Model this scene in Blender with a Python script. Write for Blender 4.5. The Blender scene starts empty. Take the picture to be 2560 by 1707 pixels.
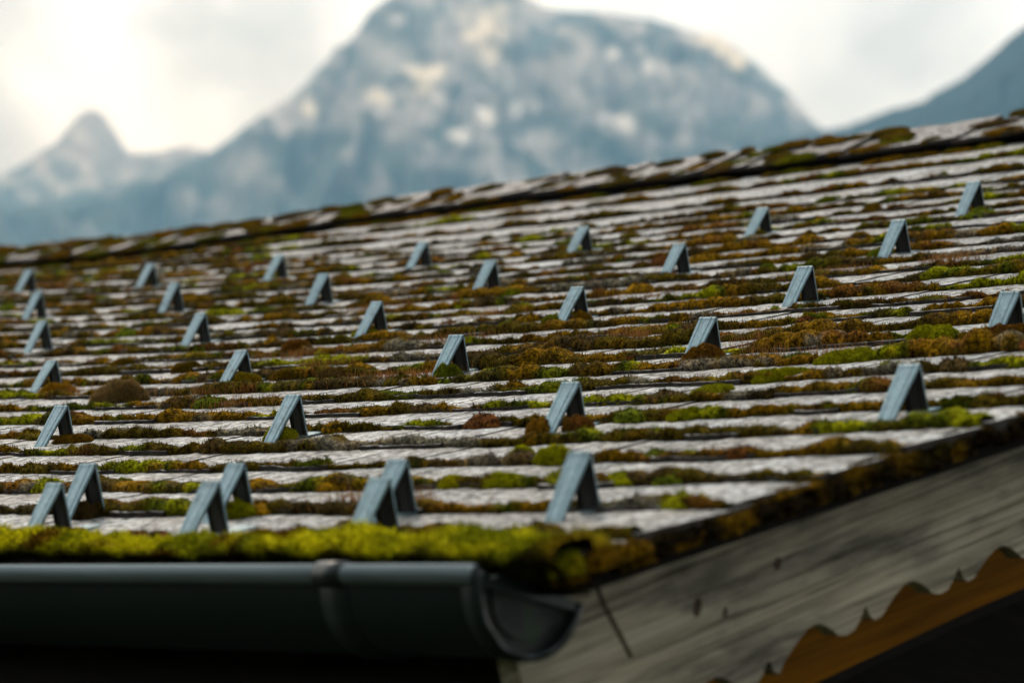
import bpy, math, random
import numpy as np

# ------------------------------------------------------------------ frame of the place
# Roof-local coordinates: x along the eave, y up the slope, z off the slope.
# World: X along the eave, Y into the house, Z up.  OFF lifts the roof above the meadow.
TH = math.radians(25.6); CT, ST = math.cos(TH), math.sin(TH)
OFF = 5.6
rng = np.random.default_rng(7)
random.seed(7)

# ------------------------------------------------------------------ camera
scn = bpy.context.scene
cam_d = bpy.data.cameras.new("camera"); cam = bpy.data.objects.new("camera", cam_d)
scn.collection.objects.link(cam); scn.camera = cam
CAM = np.array([3.84461868, -2.59570706, -0.77433818 + OFF])
from mathutils import Matrix, Vector
r_, u_, b_ = (0.6753605, 0.7141035, 0.1842399), (0.0295634, -0.2758347, 0.9607504), (0.7368950, -0.6434061, -0.2073992)
cam.matrix_world = Matrix(((r_[0], u_[0], b_[0], CAM[0]), (r_[1], u_[1], b_[1], CAM[1]),
                           (r_[2], u_[2], b_[2], CAM[2]), (0, 0, 0, 1)))
cam_d.sensor_width = 36; cam_d.lens = 118.8
cam_d.clip_start = 0.05; cam_d.clip_end = 40000
cam_d.dof.use_dof = True; cam_d.dof.focus_distance = 4.55; cam_d.dof.aperture_fstop = 6.2
cam_d.dof.aperture_blades = 0

# ------------------------------------------------------------------ light
SUN_EL, SUN_AZ = math.radians(48), math.radians(168)     # azimuth measured from +X towards +Y
world = bpy.data.worlds.new("World"); scn.world = world; world.use_nodes = True
nt = world.node_tree; N = nt.nodes; L = nt.links; N.clear()
out = N.new('ShaderNodeOutputWorld'); bg = N.new('ShaderNodeBackground'); L.new(bg.outputs[0], out.inputs[0])
sky = N.new('ShaderNodeTexSky'); sky.sky_type = 'NISHITA'; sky.sun_disc = False
sky.sun_elevation = SUN_EL; sky.sun_rotation = math.pi/2 - SUN_AZ
sky.air_density = 1.0; sky.dust_density = 1.0
bg.inputs[1].default_value = 0.1
tc = N.new('ShaderNodeTexCoord')
def wn(kind, **kw):
    n = N.new(kind)
    for k, v in kw.items(): setattr(n, k, v)
    return n
def wmath(op, a, b=None, c=None, clamp=False):
    n = N.new('ShaderNodeMath'); n.operation = op; n.use_clamp = clamp
    for i, v in enumerate((a, b, c)):
        if v is None: continue
        if isinstance(v, (int, float)): n.inputs[i].default_value = v
        else: L.new(v, n.inputs[i])
    return n.outputs[0]
def wdot(az, tanel):
    d = Vector((math.cos(math.radians(az)), math.sin(math.radians(az)), tanel)).normalized()
    n = N.new('ShaderNodeVectorMath'); n.operation = 'DOT_PRODUCT'
    L.new(tc.outputs['Generated'], n.inputs[0]); n.inputs[1].default_value = d
    return n.outputs['Value']
def wramp(v, a, b, lo=0.0, hi=1.0):
    n = N.new('ShaderNodeMapRange'); n.interpolation_type = 'SMOOTHSTEP'
    L.new(v, n.inputs[0]); n.inputs[1].default_value = a; n.inputs[2].default_value = b
    n.inputs[3].default_value = lo; n.inputs[4].default_value = hi
    return n.outputs[0]
nz = N.new('ShaderNodeTexNoise'); nz.inputs['Scale'].default_value = 9.0; nz.inputs['Detail'].default_value = 4.0
nz.inputs['Roughness'].default_value = 0.5; nz.inputs['Distortion'].default_value = 0.4
L.new(tc.outputs['Generated'], nz.inputs['Vector'])
nzb = N.new('ShaderNodeTexNoise'); nzb.inputs['Scale'].default_value = 2.2; nzb.inputs['Detail'].default_value = 3.0
L.new(tc.outputs['Generated'], nzb.inputs['Vector'])
nzc = N.new('ShaderNodeTexNoise'); nzc.inputs['Scale'].default_value = 28.0; nzc.inputs['Detail'].default_value = 3.0
L.new(tc.outputs['Generated'], nzc.inputs['Vector'])
base = wramp(nz.outputs[0], 0.38, 0.60, 0.78, 1.04)            # cloud brightness
def cloud(az, te, rad_deg, depth, soft=2.2):                  # a darker cloud bank
    n = wramp(wmath('ADD', wdot(az, te), wmath('MULTIPLY', wmath('SUBTRACT', nzc.outputs[0], 0.5), 0.0012)),
              math.cos(math.radians(rad_deg*soft*0.8)), math.cos(math.radians(rad_deg*0.35)), 0.0, depth)
    return wmath('SUBTRACT', 1.0, n)
mask = base
for c in ((144.5, 0.2862, 1.2, 0.22), (144.0, 0.270, 1.0, 0.16), (143.7, 0.300, 0.7, 0.10), (148.8, 0.276, 1.0, 0.30), (148.3, 0.250, 0.7, 0.14),
          (134.0, 0.318, 2.0, 0.22), (132.2, 0.335, 1.0, 0.15), (145.9, 0.300, 0.45, 0.10)):
    mask = wmath('MULTIPLY', mask, cloud(*c))
broad = wramp(wdot(150, 0.75), -0.35, 0.85, 0.19, 1.0)         # the bright half of the overcast is towards the sun
low = wramp(nzb.outputs[0], 0.3, 0.7, 0.88, 1.0)
bright = wmath('MULTIPLY', wmath('MULTIPLY', mask, broad), low)
hue = N.new('ShaderNodeMix'); hue.data_type = 'RGBA'
L.new(wramp(wdot(140, 0.3), math.cos(math.radians(55)), math.cos(math.radians(14))), hue.inputs[0])
hue.inputs[6].default_value = (18.6, 19.8, 20.4, 1); hue.inputs[7].default_value = (12.6, 15.5, 19.0, 1)
ccol = N.new('ShaderNodeVectorMath'); ccol.operation = 'SCALE'; L.new(hue.outputs[2], ccol.inputs[0])
L.new(bright, ccol.inputs['Scale'])
mix = N.new('ShaderNodeMix'); mix.data_type = 'RGBA'
cover = wmath('SUBTRACT', 1.0, wramp(wdot(148.6, 0.226), math.cos(math.radians(1.9)), math.cos(math.radians(0.3)), 0.0, 0.75))
L.new(cover, mix.inputs[0]); L.new(sky.outputs[0], mix.inputs[6]); L.new(ccol.outputs[0], mix.inputs[7])
L.new(mix.outputs[2], bg.inputs[0])

sun_d = bpy.data.lights.new("sun", 'SUN'); sun_d.energy = 1.3; sun_d.angle = math.radians(14)
sun_d.color = (1.0, 0.97, 0.92)
sun = bpy.data.objects.new("sun", sun_d); scn.collection.objects.link(sun)
sd = Vector((math.cos(SUN_AZ)*math.cos(SUN_EL), math.sin(SUN_AZ)*math.cos(SUN_EL), math.sin(SUN_EL)))
sun.rotation_euler = sd.to_track_quat('Z', 'Y').to_euler(); sun.location = (0, 0, 30)

scn.view_settings.view_transform = 'Standard'; scn.view_settings.look = 'None'
scn.view_settings.exposure = 0.35; scn.view_settings.gamma = 1.0
scn.cycles.use_denoising = True
scn.cycles.max_bounces = 6; scn.cycles.diffuse_bounces = 3; scn.cycles.glossy_bounces = 3
scn.cycles.volume_bounces = 0

# ------------------------------------------------------------------ helpers
def poly(x, y):
    """the old roof's sag, in metres off the plane of its guard tips"""
    lo = np.interp(y, [-0.7, -.3, 0, .5, 1, 1.5, 2, 2.6], [.25, -.05, -.5, -1.25, -2.0, -2.75, -3.5, -3.9])
    x = np.minimum(np.maximum(x, lo), 1.8)
    z = (0.01111964*x**2 + 0.02160876*x*y + 0.007968679*y**2 + 0.001306821*y**3
         - 0.001915432*x**3 - 0.005978995*x*x*y - 0.005011275*x*y*y)
    corr = np.interp(x, [-5.6, -4.5, -3.64, -2.88, -2.2, 1.7], [-0.11, -0.08, -0.037, -0.007, 0.0, 0.0])
    w = np.clip((y - 1.9)/1.03, 0, 1); w = w*w*(3 - 2*w)
    return z + corr*w
HS = 0.050
def zsurf(x, y): return poly(x, y) - HS
def to_world(x, y, z):
    x, y, z = np.broadcast_arrays(np.asarray(x, float), np.asarray(y, float), np.asarray(z, float))
    return np.stack([x, y*CT - z*ST, y*ST + z*CT + OFF], -1)

_G = rng.random((256, 256))
_G3 = rng.random((64, 64, 64))
def vnoise(x, y, seed=0):
    x = np.asarray(x, float) + seed*17.31; y = np.asarray(y, float) + seed*9.73
    xi = np.floor(x).astype(int); yi = np.floor(y).astype(int); fx = x - xi; fy = y - yi
    fx = fx*fx*(3-2*fx); fy = fy*fy*(3-2*fy)
    a = _G[xi & 255, yi & 255]; b = _G[(xi+1) & 255, yi & 255]
    c = _G[xi & 255, (yi+1) & 255]; d = _G[(xi+1) & 255, (yi+1) & 255]
    return (a*(1-fx)+b*fx)*(1-fy) + (c*(1-fx)+d*fx)*fy
def fbm(x, y, seed=0, o=4):
    s = 0; a = 0.5; t = 0
    for i in range(o):
        s = s + a*vnoise(x*2**i, y*2**i, seed+i*3); t += a; a *= 0.5
    return s/t
def n3(x, y, z, seed=0):
    x = x + seed*7.7; y = y + seed*3.1
    xi, yi, zi = (np.floor(v).astype(int) for v in (x, y, z)); fx, fy, fz = x-xi, y-yi, z-zi
    fx, fy, fz = (f*f*(3-2*f) for f in (fx, fy, fz)); g = lambda i, j, k: _G3[(xi+i) & 63, (yi+j) & 63, (zi+k) & 63]
    return (((g(0,0,0)*(1-fx)+g(1,0,0)*fx)*(1-fy)+(g(0,1,0)*(1-fx)+g(1,1,0)*fx)*fy)*(1-fz)
            + ((g(0,0,1)*(1-fx)+g(1,0,1)*fx)*(1-fy)+(g(0,1,1)*(1-fx)+g(1,1,1)*fx)*fy)*fz)
def sstep(v, a, b):
    t = np.clip((v-a)/(b-a), 0, 1); return t*t*(3-2*t)

def mesh_obj(name, verts, faces, mats, parent=None, cols=None, smooth=False, midx=None):
    """verts (n,3); faces (m,k) array or list of tuples"""
    me = bpy.data.meshes.new(name)
    if isinstance(faces, np.ndarray):
        m, k = faces.shape
        me.vertices.add(len(verts)); me.vertices.foreach_set('co', np.ascontiguousarray(verts, dtype=np.float32).ravel())
        me.loops.add(m*k); me.loops.foreach_set('vertex_index', np.ascontiguousarray(faces, dtype=np.int32).ravel())
        me.polygons.add(m); me.polygons.foreach_set('loop_start', np.arange(0, m*k, k, dtype=np.int32))
        me.polygons.foreach_set('loop_total', np.full(m, k, dtype=np.int32))
    else:
        me.from_pydata([tuple(map(float, v)) for v in verts], [], [tuple(map(int, f)) for f in faces])
    if cols is not None:
        a = me.attributes.new('Col', 'FLOAT_COLOR', 'POINT')
        c = np.ones((len(verts), 4), np.float32); c[:, :3] = cols; a.data.foreach_set('color', c.ravel())
    for mt in (mats if isinstance(mats, (list, tuple)) else [mats]): me.materials.append(mt)
    if midx is not None: me.polygons.foreach_set('material_index', np.asarray(midx, np.int32))
    me.polygons.foreach_set('use_smooth', np.full(len(me.polygons), smooth, dtype=bool))
    me.update(calc_edges=True); me.validate()
    o = bpy.data.objects.new(name, me); scn.collection.objects.link(o)
    if parent is not None:
        o.parent = parent
    return o
def tag(o, label=None, cat=None, group=None, kind=None):
    if label: o['label'] = label
    if cat: o['category'] = cat
    if group: o['group'] = group
    if kind: o['kind'] = kind
    return o
def empty(name, loc=(0, 0, 0)):
    o = bpy.data.objects.new(name, None); scn.collection.objects.link(o); o.location = loc; o.empty_display_size = 0.05
    return o
class MB:
    """collects verts / faces"""
    def __init__(s): s.v = []; s.f = []; s.m = []
    def add(s, v, f, mi=0):
        b = len(s.v); s.v += [tuple(map(float, q)) for q in v]; s.f += [tuple(i+b for i in q) for q in f]; s.m += [mi]*len(f)
    def box(s, x0, x1, y0, y1, z0, z1, mi=0, fn=None):
        v = [(x, y, z) for x in (x0, x1) for y in (y0, y1) for z in (z0, z1)]
        if fn: v = [fn(*q) for q in v]
        s.add(v, [(0,1,3,2), (4,6,7,5), (0,4,5,1), (2,3,7,6), (0,2,6,4), (1,5,7,3)], mi)
    def prism_x(s, prof, x0, x1, fn=None, mi=0):
        """closed profile of (y, z) extruded along x"""
        n = len(prof); v = [(x0, a, b) for a, b in prof] + [(x1, a, b) for a, b in prof]
        if fn: v = [fn(*q) for q in v]
        s.add(v, [(i, (i+1) % n, n+(i+1) % n, n+i) for i in range(n)] + [tuple(range(n))[::-1], tuple(range(n, 2*n))], mi)
    def obj(s, name, mats, parent=None, smooth=False):
        return mesh_obj(name, np.array(s.v), s.f, mats, parent, smooth=smooth, midx=s.m)
def lw(x, y, z): return (x, y*CT - z*ST, y*ST + z*CT + OFF)      # roof-local -> world, scalar

# ------------------------------------------------------------------ materials
def mat(name, build, rough=0.6, spec=0.5, metal=0.0):
    m = bpy.data.materials.new(name); m.use_nodes = True; t = m.node_tree; b = t.nodes['Principled BSDF']
    b.inputs['Roughness'].default_value = rough; b.inputs['Specular IOR Level'].default_value = spec
    b.inputs['Metallic'].default_value = metal
    build(t, b); return m
def nd(t, kind, **inp):
    n = t.nodes.new(kind)
    for k, v in inp.items():
        n.inputs[k.replace('_', ' ')].default_value = v
    return n
def ramp(t, src, stops):
    r = t.nodes.new('ShaderNodeValToRGB'); t.links.new(src, r.inputs[0]); e = r.color_ramp.elements
    e[0].position, e[0].color = stops[0][0], (*stops[0][1], 1); e[1].position, e[1].color = stops[-1][0], (*stops[-1][1], 1)
    for p, c in stops[1:-1]:
        q = e.new(p); q.color = (*c, 1)
    return r.outputs[0]
def coords(t, scale, kind='Object', rot=(0, 0, 0)):
    c = t.nodes.new('ShaderNodeTexCoord'); m = t.nodes.new('ShaderNodeMapping'); t.links.new(c.outputs[kind], m.inputs[0])
    m.inputs['Rotation'].default_value = rot
    m2 = t.nodes.new('ShaderNodeMapping'); t.links.new(m.outputs[0], m2.inputs[0]); m2.inputs['Scale'].default_value = scale
    return m2.outputs[0]
def noise(t, vec, s, d=4, r=0.55, dist=0.0):
    n = t.nodes.new('ShaderNodeTexNoise'); n.inputs['Scale'].default_value = s; n.inputs['Detail'].default_value = d
    n.inputs['Roughness'].default_value = r; n.inputs['Distortion'].default_value = dist
    t.links.new(vec, n.inputs['Vector']); return n.outputs[0]
def mixc(t, f, a, b, mode='MIX'):
    m = t.nodes.new('ShaderNodeMix'); m.data_type = 'RGBA'; m.blend_type = mode
    for i, v in ((0, f), (6, a), (7, b)):
        if isinstance(v, (int, float)): m.inputs[i].default_value = v
        elif isinstance(v, tuple): m.inputs[i].default_value = (*v, 1)
        else: t.links.new(v, m.inputs[i])
    return m.outputs[2]
def bump(t, b, h, strength, dist):
    n = t.nodes.new('ShaderNodeBump'); n.inputs['Strength'].default_value = strength; n.inputs['Distance'].default_value = dist
    t.links.new(h, n.inputs['Height']); t.links.new(n.outputs[0], b.inputs['Normal']); return n

def b_shingle(t, b):
    at = t.nodes.new('ShaderNodeAttribute'); at.attribute_name = 'Col'
    rotx = (-TH, 0, 0)
    g = coords(t, (60, 3.5, 20), rot=rotx)                       # grain runs up the slope
    grain = noise(t, g, 2.2, 5, 0.65, 0.6)
    iso = noise(t, coords(t, (1, 1, 1)), 95, 5, 0.68, 0.3)        # weathered flecks and lichen specks
    fine = noise(t, coords(t, (1, 1, 1)), 330, 3, 0.6)
    blot = noise(t, coords(t, (1, 1, 1)), 13, 4, 0.6)
    c = ramp(t, grain, [(0.30, (0.11, 0.11, 0.105)), (0.48, (0.28, 0.30, 0.30)), (0.60, (0.51, 0.545, 0.55)), (0.8, (0.70, 0.745, 0.76))])
    c = mixc(t, 1.0, c, at.outputs[0], 'MULTIPLY')
    c = mixc(t, 0.8, c, ramp(t, blot, [(0.35, (0.40, 0.365, 0.31)), (0.6, (1, 1, 1))]), 'MULTIPLY')
    c = mixc(t, 1.0, c, ramp(t, iso, [(0.38, (0.06, 0.055, 0.05)), (0.46, (0.50, 0.49, 0.47)), (0.54, (1, 1, 1)), (0.68, (1.4, 1.4, 1.4))]), 'MULTIPLY')
    c = mixc(t, 0.6, c, ramp(t, fine, [(0.32, (0.35, 0.32, 0.28)), (0.5, (1, 1, 1))]), 'MULTIPLY')
    t.links.new(c, b.inputs['Base Color'])
    t.links.new(ramp(t, iso, [(0.38, (0.85,)*3), (0.6, (0.40,)*3)]), b.inputs['Roughness'])
    h = t.nodes.new('ShaderNodeMath'); h.operation = 'ADD'; t.links.new(grain, h.inputs[0]); t.links.new(iso, h.inputs[1])
    bump(t, b, h.outputs[0], 0.9, 0.0035)
M_SH = mat('weathered_shingle', b_shingle, 0.42, 0.6)
M_BUTT = mat('dark_shingle_end', lambda t, b: t.links.new(ramp(t, noise(t, coords(t, (1, 1, 1)), 90), [(0.3, (0.012, 0.009, 0.006)), (0.7, (0.05, 0.038, 0.026))]), b.inputs['Base Color']), 0.8, 0.3)  # near-black brown for shingle fronts, sides and undersides

def b_moss(t, b):
    at = t.nodes.new('ShaderNodeAttribute'); at.attribute_name = 'Col'
    n = noise(t, coords(t, (1, 1, 1)), 420, 3, 0.6)
    n2 = noise(t, coords(t, (1, 1, 1)), 150, 2, 0.5)
    nn = mixc(t, 0.45, n, n2); n = nn
    c = mixc(t, 1.0, at.outputs[0], ramp(t, n, [(0.40, (0.12, 0.10, 0.08)), (0.5, (0.8, 0.78, 0.7)), (0.60, (1.8, 1.65, 1.2))]), 'MULTIPLY')
    t.links.new(c, b.inputs['Base Color'])
    bump(t, b, n, 0.8, 0.003)
M_MOSS = mat('moss', b_moss, 0.95, 0.02)
def b_blade(t, b):
    at = t.nodes.new('ShaderNodeAttribute'); at.attribute_name = 'Col'
    t.links.new(at.outputs[0], b.inputs['Base Color'])
M_BLADE = mat('moss_leaf', b_blade, 0.8, 0.04)

def b_steel(t, b):
    oi = t.nodes.new('ShaderNodeTexCoord'); oo = t.nodes.new('ShaderNodeNewGeometry')
    s = noise(t, coords(t, (90, 90, 9)), 3.0, 4, 0.6)
    mp = t.nodes.new('ShaderNodeMapping'); t.links.new(oo.outputs['Position'], mp.inputs[0])   # world position: every guard weathers differently
    d = noise(t, mp.outputs[0], 55, 5, 0.75)
    rs = noise(t, mp.outputs[0], 95, 4, 0.7)
    c = ramp(t, s, [(0.3, (0.125, 0.215, 0.250)), (0.7, (0.215, 0.335, 0.375))])
    c = mixc(t, 1.0, c, ramp(t, d, [(0.30, (0.50, 0.46, 0.42)), (0.46, (1, 1, 1)), (0.7, (1.25, 1.22, 1.2))]), 'MULTIPLY')
    c = mixc(t, ramp(t, rs, [(0.66, (0, 0, 0)), (0.74, (0.5, 0.5, 0.5))]), c, (0.16, 0.10, 0.07))
    t.links.new(c, b.inputs['Base Color'])
M_STEEL = mat('blue_grey_painted_steel', b_steel, 0.38, 0.55, 0.15)
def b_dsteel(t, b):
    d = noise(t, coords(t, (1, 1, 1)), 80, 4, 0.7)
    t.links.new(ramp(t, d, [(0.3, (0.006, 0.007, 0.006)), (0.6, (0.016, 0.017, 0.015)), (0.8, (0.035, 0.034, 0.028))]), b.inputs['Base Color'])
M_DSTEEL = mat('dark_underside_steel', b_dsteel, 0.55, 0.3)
def b_gutter(t, b):
    d = noise(t, coords(t, (2, 30, 30)), 2.0, 4, 0.6)
    t.links.new(ramp(t, d, [(0.3, (0.005, 0.011, 0.010)), (0.7, (0.010, 0.019, 0.018))]), b.inputs['Base Color'])
M_GUT = mat('dark_coated_gutter_metal', b_gutter, 0.42, 0.4)
M_GPL = mat('stained_gutter_end', lambda t, b: t.links.new(ramp(t, noise(t, coords(t, (1, 1, 1)), 35, 4, 0.6), [(0.35, (0.010, 0.012, 0.010)), (0.52, (0.030, 0.032, 0.029)), (0.68, (0.020, 0.045, 0.014))]), b.inputs['Base Color']), 0.6, 0.25)
M_LIP = mat('sky_lit_gutter_lip_metal', lambda t, b: t.links.new(ramp(t, noise(t, coords(t, (3, 30, 30)), 2.0), [(0.3, (0.12, 0.16, 0.17)), (0.7, (0.19, 0.23, 0.24))]), b.inputs['Base Color']), 0.33, 0.9, 0.3)  # sky highlight along the lip, put into a paler base colour

def b_board(t, b):
    v = coords(t, (60, 1.3, 55), rot=(-math.radians(29), 0, 0))
    g = noise(t, v, 3.0, 6, 0.65, 0.4)
    bl = noise(t, coords(t, (1, 1.6, 6), rot=(-math.radians(29), 0, 0)), 3.6, 5, 0.6)
    c = ramp(t, g, [(0.32, (0.14, 0.118, 0.085)), (0.46, (0.40, 0.350, 0.265)), (0.60, (0.58, 0.515, 0.395)), (0.75, (0.66, 0.60, 0.475))])
    c = mixc(t, 0.85, c, ramp(t, bl, [(0.36, (0.22, 0.23, 0.24)), (0.52, (0.8, 0.8, 0.77)), (0.66, (1.0, 0.98, 0.92))]), 'MULTIPLY')
    t.links.new(c, b.inputs['Base Color']); bump(t, b, g, 0.4, 0.002)
M_BOARD = mat('weathered_grey_board', b_board, 0.9, 0.05)
M_STAIN = mat('rusty_drip_stain', lambda t, b: t.links.new(ramp(t, noise(t, coords(t, (1, 1, 1)), 60), [(0.3, (0.05, 0.03, 0.018)), (0.7, (0.12, 0.08, 0.05))]), b.inputs['Base Color']), 0.85, 0.2)
def b_orange(t, b):
    g = noise(t, coords(t, (30, 1.2, 30), rot=(-math.radians(28), 0, 0)), 3.0, 5, 0.6, 0.3)
    t.links.new(ramp(t, g, [(0.3, (0.12, 0.042, 0.0004)), (0.7, (0.29, 0.112, 0.0008))]), b.inputs['Base Color'])
M_ORANGE = mat('orange_stained_wood', b_orange, 0.75, 0.05)
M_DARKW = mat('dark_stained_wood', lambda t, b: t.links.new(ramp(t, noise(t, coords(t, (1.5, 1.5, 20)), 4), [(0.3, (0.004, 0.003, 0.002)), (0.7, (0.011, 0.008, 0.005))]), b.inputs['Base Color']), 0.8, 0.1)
def b_grass(t, b):
    v = coords(t, (1, 1, 1), 'Object')
    t.links.new(mixc(t, noise(t, v, 0.02, 6), (0.018, 0.024, 0.012), (0.035, 0.04, 0.020)), b.inputs['Base Color'])
M_GRASS = mat('valley_meadow', b_grass, 0.95, 0.05)
def b_mtn(t, b):
    at = t.nodes.new('ShaderNodeAttribute'); at.attribute_name = 'Col'
    n = noise(t, coords(t, (1, 1, 1)), 0.012, 6, 0.6)
    c = mixc(t, 0.6, at.outputs[0], ramp(t, n, [(0.35, (0.6, 0.62, 0.65)), (0.6, (1.1, 1.08, 1.05))]), 'MULTIPLY')
    t.links.new(c, b.inputs['Base Color'])
M_MTN = mat('mountain_rock_and_forest', b_mtn, 0.95, 0.05)

# ------------------------------------------------------------------ the valley floor
g = mesh_obj('ground', np.array([(-16000, -16000, 0), (16000, -16000, 0), (16000, 16000, 0), (-16000, 16000, 0)], float), [(0, 1, 2, 3)], M_GRASS)
tag(g, kind='structure')

# ------------------------------------------------------------------ mountains
MAIN = [(149.6,.2180),(147.6,.2225),(146.4,.231),(145.6,.240),(144.6114,.2518),(144.2975,.2579),(143.9287,.266),(143.4081,.2746),(143.0915,.2843),(142.9536,.2884),(142.9233,.293),(142.8101,.2918),(142.5844,.298),(142.4319,.3053),(142.245,.3096),(141.9072,.3144),(141.4101,.3192),(140.6473,.3213),(139.8537,.3206),(139.4312,.3178),(139.0396,.3179),(138.2736,.3197),(137.4946,.3202),(136.695,.3186),(136.3067,.3188),(135.8831,.3155),(135.3619,.31),(134.9244,.305),(134.5568,.2991),(134.2917,.2957),(133.7141,.2918),(132.4776,.2829),(130.5,.262),(128,.23),(125,.19)]
LEFT = [(156,.175),(153.5,.200),(151.5,.222),(149.4795,.2225),(148.4391,.2263),(148.0925,.2298),(147.7709,.2344),(147.499,.2401),(147.2777,.2438),(147.1164,.2503),(146.9701,.2545),(146.7975,.2565),(146.594,.2555),(146.3631,.2515),(146.0796,.2459),(145.7789,.2464),(145.4235,.2488),(145.0768,.252),(144.7588,.2512),(144.5299,.2514),(143.8226,.2569),(143.1278,.2638),(141.5,.26),(139,.24)]
RIGHT = [(152,.02),(148,.09),(145,.15),(141.5,.215),(139.3,.245),(137.5,.264),(136.4,.276),(135.2156,.2872),(134.4974,.2929),(133.841,.2971),(133.4189,.3014),(133.0666,.305),(132.5641,.309),(132.3667,.3127),(132.0229,.3172),(131.6913,.3231),(131.4344,.3288),(131.2461,.3336),(131.0364,.3377),(130.3617,.3466),(129.3211,.3593),(127.5,.375),(125,.385),(121,.36),(117,.30)]
def mountain(name, prof, D, nu, nv, front, back, relief, colfn, jag=0.0, seed=1):
    az = np.linspace(prof[0][0], prof[-1][0], nu)
    pa = np.array(prof)[::-1] if prof[0][0] > prof[-1][0] else np.array(prof)
    te = np.interp(az, pa[:, 0], pa[:, 1])
    te = te + jag*(fbm(az*9, az*0, seed, 4)-0.5)
    v = np.concatenate([np.linspace(-1, 0, nv//4, endpoint=False), np.linspace(0, 1, nv)])
    A, V = np.meshgrid(az, v); T = np.broadcast_to(te, A.shape)
    H0 = D*T + CAM[2]
    dist = np.where(V < 0, D - V*back, D - V*front)
    drop = np.where(V < 0, (-V)**1.1, V**0.92*(0.62+0.38*V))
    H = H0*(1-drop)
    env = sstep(np.abs(V), 0.0, 0.30)*0.9 + 0.10*sstep(np.abs(V), 0, 0.04)
    q = fbm(A*0.55+1.5*fbm(A*.4, V*3, seed+2), V*4, seed, 5); rid = 1-np.abs(2*fbm(A*0.75+V*2.5, V*3.2, seed+5, 4)-1)
    H = H + env*relief*((q-0.5)*0.8 + (rid-0.6)*1.0)*np.clip(1-np.abs(V)*0.6, 0.25, 1)
    dist = dist + env*relief*0.9*(fbm(A*1.2, V*7, seed+9, 4)-0.5)
    H = np.where(V >= 0, np.minimum(H, CAM[2]+dist*(T-0.0002-0.01*V)), H)
    H = np.maximum(H, -5)
    a = np.radians(A)
    P = np.stack([CAM[0]+dist*np.cos(a), CAM[1]+dist*np.sin(a), H], -1)
    tv = (H-CAM[2])/dist
    cols = colfn(A, tv, V, T, q)
    r, c = A.shape; idx = np.arange(r*c).reshape(r, c)
    F = np.stack([idx[:-1, :-1], idx[1:, :-1], idx[1:, 1:], idx[:-1, 1:]], -1).reshape(-1, 4)
    o = mesh_obj(name, P.reshape(-1, 3), F, M_MTN, cols=cols.reshape(-1, 3), smooth=True)
    tag(o, kind='structure'); return o
ROCK = np.array((0.37, 0.37, 0.385)); FOREST = np.array((0.025, 0.055, 0.060)); PALE = np.array((0.62, 0.62, 0.63)); SUNLIT_CREAM = np.array((0.92, 0.87, 0.74)); SNOW = np.array((0.95, 0.95, 0.95))
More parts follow.
